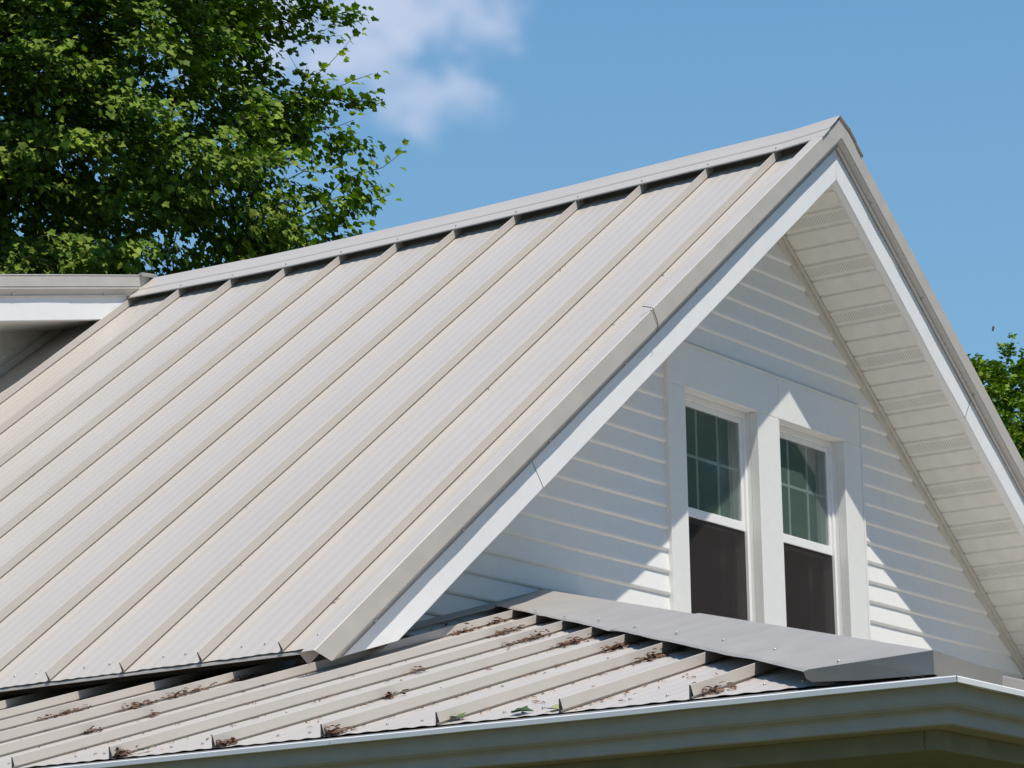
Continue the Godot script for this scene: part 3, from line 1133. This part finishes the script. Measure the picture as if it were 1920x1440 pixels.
func _tree_by_house() -> void:
	# [start, end, leaves] in world metres
	var sprigs := [
		[Vector3(13.2, 11.5, -15.0), Vector3(14.42, 12.72, -13.72), 46],
		[Vector3(13.3, 11.7, -14.9), Vector3(14.30, 12.15, -13.85), 44],
		[Vector3(13.2, 11.4, -15.1), Vector3(14.10, 11.75, -14.05), 34],
		[Vector3(13.3, 13.0, -14.9), Vector3(14.04, 14.28, -14.18), 30],
		[Vector3(13.2, 13.0, -15.0), Vector3(14.16, 13.72, -14.02), 34],
		[Vector3(13.1, 12.6, -15.1), Vector3(14.0, 13.1, -14.2), 34],
		[Vector3(13.0, 13.9, -15.3), Vector3(13.78, 14.75, -14.4), 30],
		[Vector3(13.1, 12.1, -15.1), Vector3(13.9, 12.5, -14.3), 34]]
	var more := []
	for e in sprigs:
		for k in 7:
			more.append((e[0] as Vector3).lerp(e[1], rng.randf_range(-0.5, 0.72)) + Vector3(rng.randfn(), rng.randfn(), rng.randfn()) * 0.12)
	var t := tree("maple_tree", "tall green maple tree growing behind the shed dormer", Vector3(10.0, 0, -18.2), Vector3(10.3, 13.4, -18.0), Vector3(5.1, 6.6, 5.1), 2700, 0.088, 18, 0.50, -0.16, "", more)
	# sprigs that stand clear of the crown: leaves one by one
	var lm: Array[ArrayMesh] = [leaf_mesh(0.09), leaf_mesh(0.105), leaf_mesh(0.08)]
	var lmats := []
	for i in 6:
		var m: StandardMaterial3D = M.leaf.duplicate()
		m.vertex_color_use_as_albedo = false
		m.albedo_color = Color(0.10, 0.165, 0.025).lerp(Color(0.19, 0.26, 0.04), i / 5.0).linear_to_srgb()
		lmats.append(m)
	for s in sprigs:
		var a: Vector3 = s[0]
		var b: Vector3 = s[1]
		var st := begin()
		tube(st, bent(a - t.position, b - t.position, 0.03, 5, 0.15), 0.010, 0.003, 4)
		finish(st, "limb", M.bark, t)
		var n: int = s[2]
		for i in n:
			var f := rng.randf_range(0.1, 1.02)
			var wide := 0.19 * (1.15 - f * 0.75)
			var off := Vector3(rng.randfn(), rng.randfn() * 0.8, rng.randfn()) * wide
			var o := MeshInstance3D.new()
			o.name = "leaf"
			o.mesh = lm[i % 3]
			o.material_override = lmats[rng.randi() % 6]
			o.transform = Transform3D(leaf_basis((off + (b - a) * 0.2).normalized(), rng.randf_range(0.75, 1.15)), a.lerp(b, f) + off - t.position)
			t.add_child(o, true)

func _far_trees() -> void:
	var t := tree("broadleaf_tree", "dense rounded green tree showing past the sloping eave opposite the dormer", Vector3(28.7, 0, -13.0), Vector3(28.6, 8.5, -13.3), Vector3(4.6, 4.6, 4.6), 3800, 0.07, 20, 0.34, -0.9, "", [], 0.08)
	# trees across the lawn: mirrored in the window panes, they close in the sky round the house
	t = null
	var k := 0
	for p in [Vector3(20, 0, 13), Vector3(13, 0, 19), Vector3(26, 0, 4), Vector3(4, 0, 26), Vector3(28, 0, 16), Vector3(-8, 0, 29), Vector3(-22, 0, 22), Vector3(-29, 0, 10), Vector3(-27, 0, -3), Vector3(-23, 0, -15), Vector3(20, 0, 26)]:
		var c: Node3D
		if t == null:
			t = tree("yard_tree", "yard tree", Vector3.ZERO, Vector3(0, 8.2, 0), Vector3(4.6, 5.0, 4.6), 520, 0.24, 6, 0.6, -0.7)
			c = t
		else:
			c = t.duplicate()
			c.name = "yard_tree_%03d" % k
			add_child(c)
		c.position = p
		c.rotation.y = k * 1.9
		c.scale = Vector3.ONE * (1.0 + 0.08 * (k % 3))
		tag(c, "leafy green yard tree standing across the lawn from the porch", "tree", "yard trees across the lawn")
		k += 1

# ------------------------------------------------------------------ litter on the porch roof
func bit(st: SurfaceTool, at: Vector3, n: Vector3, len: float, wid: float, col: Color) -> void:
	# a dry curled scrap lying on a roof sheet
	var d := Vector3(rng.randfn(), 0, rng.randfn())
	d = (d - n * d.dot(n)).normalized()
	var s := n.cross(d).normalized()
	st.set_color(col)
	var p := at - d * len * 0.5
	var curl := rng.randf_range(-0.1, 0.35)
	var prev := [p - s * wid * 0.3, p + s * wid * 0.3]
	for i in range(1, 4):
		var f := i / 3.0
		var c := at + d * len * (f - 0.5) + n * (len * curl * sin(f * PI) * 0.35 + 0.0015) + s * len * 0.15 * sin(f * 4.0)
		var w := wid * (0.5 - 0.4 * absf(f - 0.5))
		var cur := [c - s * w + n * wid * 0.3, c + s * w]
		quad(st, prev[0], prev[1], cur[1], cur[0])
		prev = cur

func _litter() -> void:
	var st := begin()
	var n := Vector3(-SL, CL, 0)
	var clumps := [[2.35, 0.069, 20, .05], [1.949, 0.373, 42, .085], [1.662, 0.722, 36, .08], [1.38, 1.033, 34, .085], [1.132, 1.304, 40, .07], [0.808, 1.616, 48, .085], [1.552, 0.71, 10, .05], [1.121, 0.689, 10, .04], [0.611, 1.007, 14, .03], [1.093, -0.615, 40, .11], [1.066, -0.275, 26, .08], [1.253, -0.232, 44, .15], [1.671, -0.627, 20, .1], [1.519, -0.271, 26, .08], [0.012, 0.702, 30, .05], [0.018, 0.992, 26, .04], [0.012, 1.304, 32, .04], [0.787, 0.052, 9, .04], [0.561, 0.058, 9, .03], [0.059, 2.283, 22, .04], [0.012, 2.46, 22, .04], [2.373, -0.095, 50, .10], [2.171, -0.007, 40, .09], [2.48, -0.111, 50, .08]]
	for c in clumps:
		var count: int = c[2]
		var reach: float = c[3]
		for i in int(count * 1.4):
			var t := maxf(float(c[0]) + rng.randfn() * reach * 0.42, 0.004)
			var z := 2.246 + roundf((float(c[1]) - 2.246) / S) * S + 0.008 + absf(rng.randfn()) * 0.016
			var col := Color(0.10, 0.045, 0.028).lerp(Color(0.24, 0.15, 0.09), rng.randf() * rng.randf())
			bit(st, pl(t, -RH + absf(rng.randfn()) * 0.006, z), n, rng.randf_range(0.006, 0.022), rng.randf_range(0.003, 0.012), col)
	# single scraps all over the sheets
	for i in 320:
		var z := rng.randf_range(-1.4, 2.3)
		var t := rng.randf_range(0.02, minf(GZ - z - 0.3, 1.5))
		var k := floorf((z - 2.246) / S)
		var zz := 2.246 + k * S + (rng.randf_range(0.01, 0.03) if rng.randf() < 0.6 else S * rng.randf_range(0.05, 0.6))
		var col := Color(0.10, 0.05, 0.03).lerp(Color(0.22, 0.12, 0.07), rng.randf())
		bit(st, pl(t, -RH + 0.001, zz), n, rng.randf_range(0.006, 0.022), rng.randf_range(0.002, 0.006), col)
	# and a few caught in the seams of the steep roof
	var n2 := Vector3(-SP, CP, 0)
	for i in 34:
		var z := -S * (rng.randi() % 11) + 0.011
		var s := rng.randf_range(0.3, 3.6)
		bit(st, rf(s, -RM + 0.001, z), n2, rng.randf_range(0.006, 0.016), rng.randf_range(0.002, 0.004), Color(0.09, 0.06, 0.045))
	var o := commit(st, "leaf_litter", M.litter, self)
	tag(o, "dry brown leaf litter caught between the porch roof seams", "leaf litter", "", "stuff")

# ------------------------------------------------------------------ fallen leaves, twig, insect
func _small_things() -> void:
	var spots := [[0.030, 1.80, 0.045, "large dark green curled leaf lying on the gutter edge", 0.15], [0.035, 1.886, 0.045, "pale yellow green leaf lying flat on the porch roof edge", 0.0], [0.049, 1.635, 0.038, "small green leaf lying at the foot of a porch roof seam", 0.2], [0.05, 0.771, 0.034, "tiny green leaf beside a brown heap at the gutter edge", 0.3], [0.877, 0.993, 0.022, "bright green leaf scrap halfway up the porch roof", 0.1]]
	var cols := [Color(0.05, 0.09, 0.02), Color(0.34, 0.36, 0.16), Color(0.10, 0.17, 0.03), Color(0.08, 0.14, 0.03), Color(0.14, 0.24, 0.04)]
	for i in spots.size():
		var s = spots[i]
		var o := MeshInstance3D.new()
		o.name = "fallen_leaf"
		o.mesh = leaf_mesh(float(s[2]) * K)
		o.material_override = mat(cols[i], 0.5)
		var n := Vector3(-SL, CL, 0)
		var tip := Vector3(0.3 - i * 0.25, 0, 0.9)
		tip = (tip - n * tip.dot(n) + n * float(s[4])).normalized()
		var x := n.cross(tip).normalized()
		o.transform = Transform3D(Basis(x, tip.cross(x), tip), v(pl(s[0], -RH + 0.005, s[1])))
		add_child(o, true)
		tag(o, s[3], "leaf", "green leaves fallen on the porch roof")
	var st := begin()
	var path := [Vector3(-1.41, -1.021 + 0.006, 0.214), Vector3(-1.375, -1.012, 0.220), Vector3(-1.362, -1.012, 0.222), Vector3(-1.345, -1.036, 0.222), Vector3(-1.330, -1.058, 0.221), Vector3(-1.332, -1.072, 0.221), Vector3(-1.336, -1.086, 0.2195)]
	var w := []
	for p in path:
		w.append(v(p))
	tube(st, w, 0.0019, 0.0016, 5)
	tag(commit(st, "dead_twig", M.twig, self), "thin dark bent twig caught on the edge of the steep roof", "twig")
	# insect on the wing
	var ins := Node3D.new()
	ins.name = "flying_insect"
	ins.position = Vector3(0.12, 4.98, 0.98)
	ins.position = Vector3(-8.918874 * K, 1.6, 5.088143 * K) + Vector3(0.8721, 0.252, -0.4195) * 9.0
	add_child(ins)
	tag(ins, "small dark flying insect against the blue sky", "insect")
	var b := begin()
	tube(b, [Vector3(0, -0.007, 0), Vector3(0.001, -0.004, 0), Vector3(0.002, 0.0, 0.001), Vector3(0.002, 0.004, 0.001), Vector3(0.001, 0.007, 0)], 0.0034, 0.0026, 6)
	finish(b, "body", M.twig, ins)
	for sd in [-1.0, 1.0]:
		var wg := begin()
		for q in [Vector3(0, 0.002, 0), Vector3(sd * 0.005, 0.006, 0.003), Vector3(sd * 0.009, 0.002, 0.004), Vector3(0, 0.002, 0), Vector3(sd * 0.009, 0.002, 0.004), Vector3(sd * 0.004, -0.001, 0.002)]:
			wg.add_vertex(q)
		finish(wg, "wing", M.mesh_guard, ins)
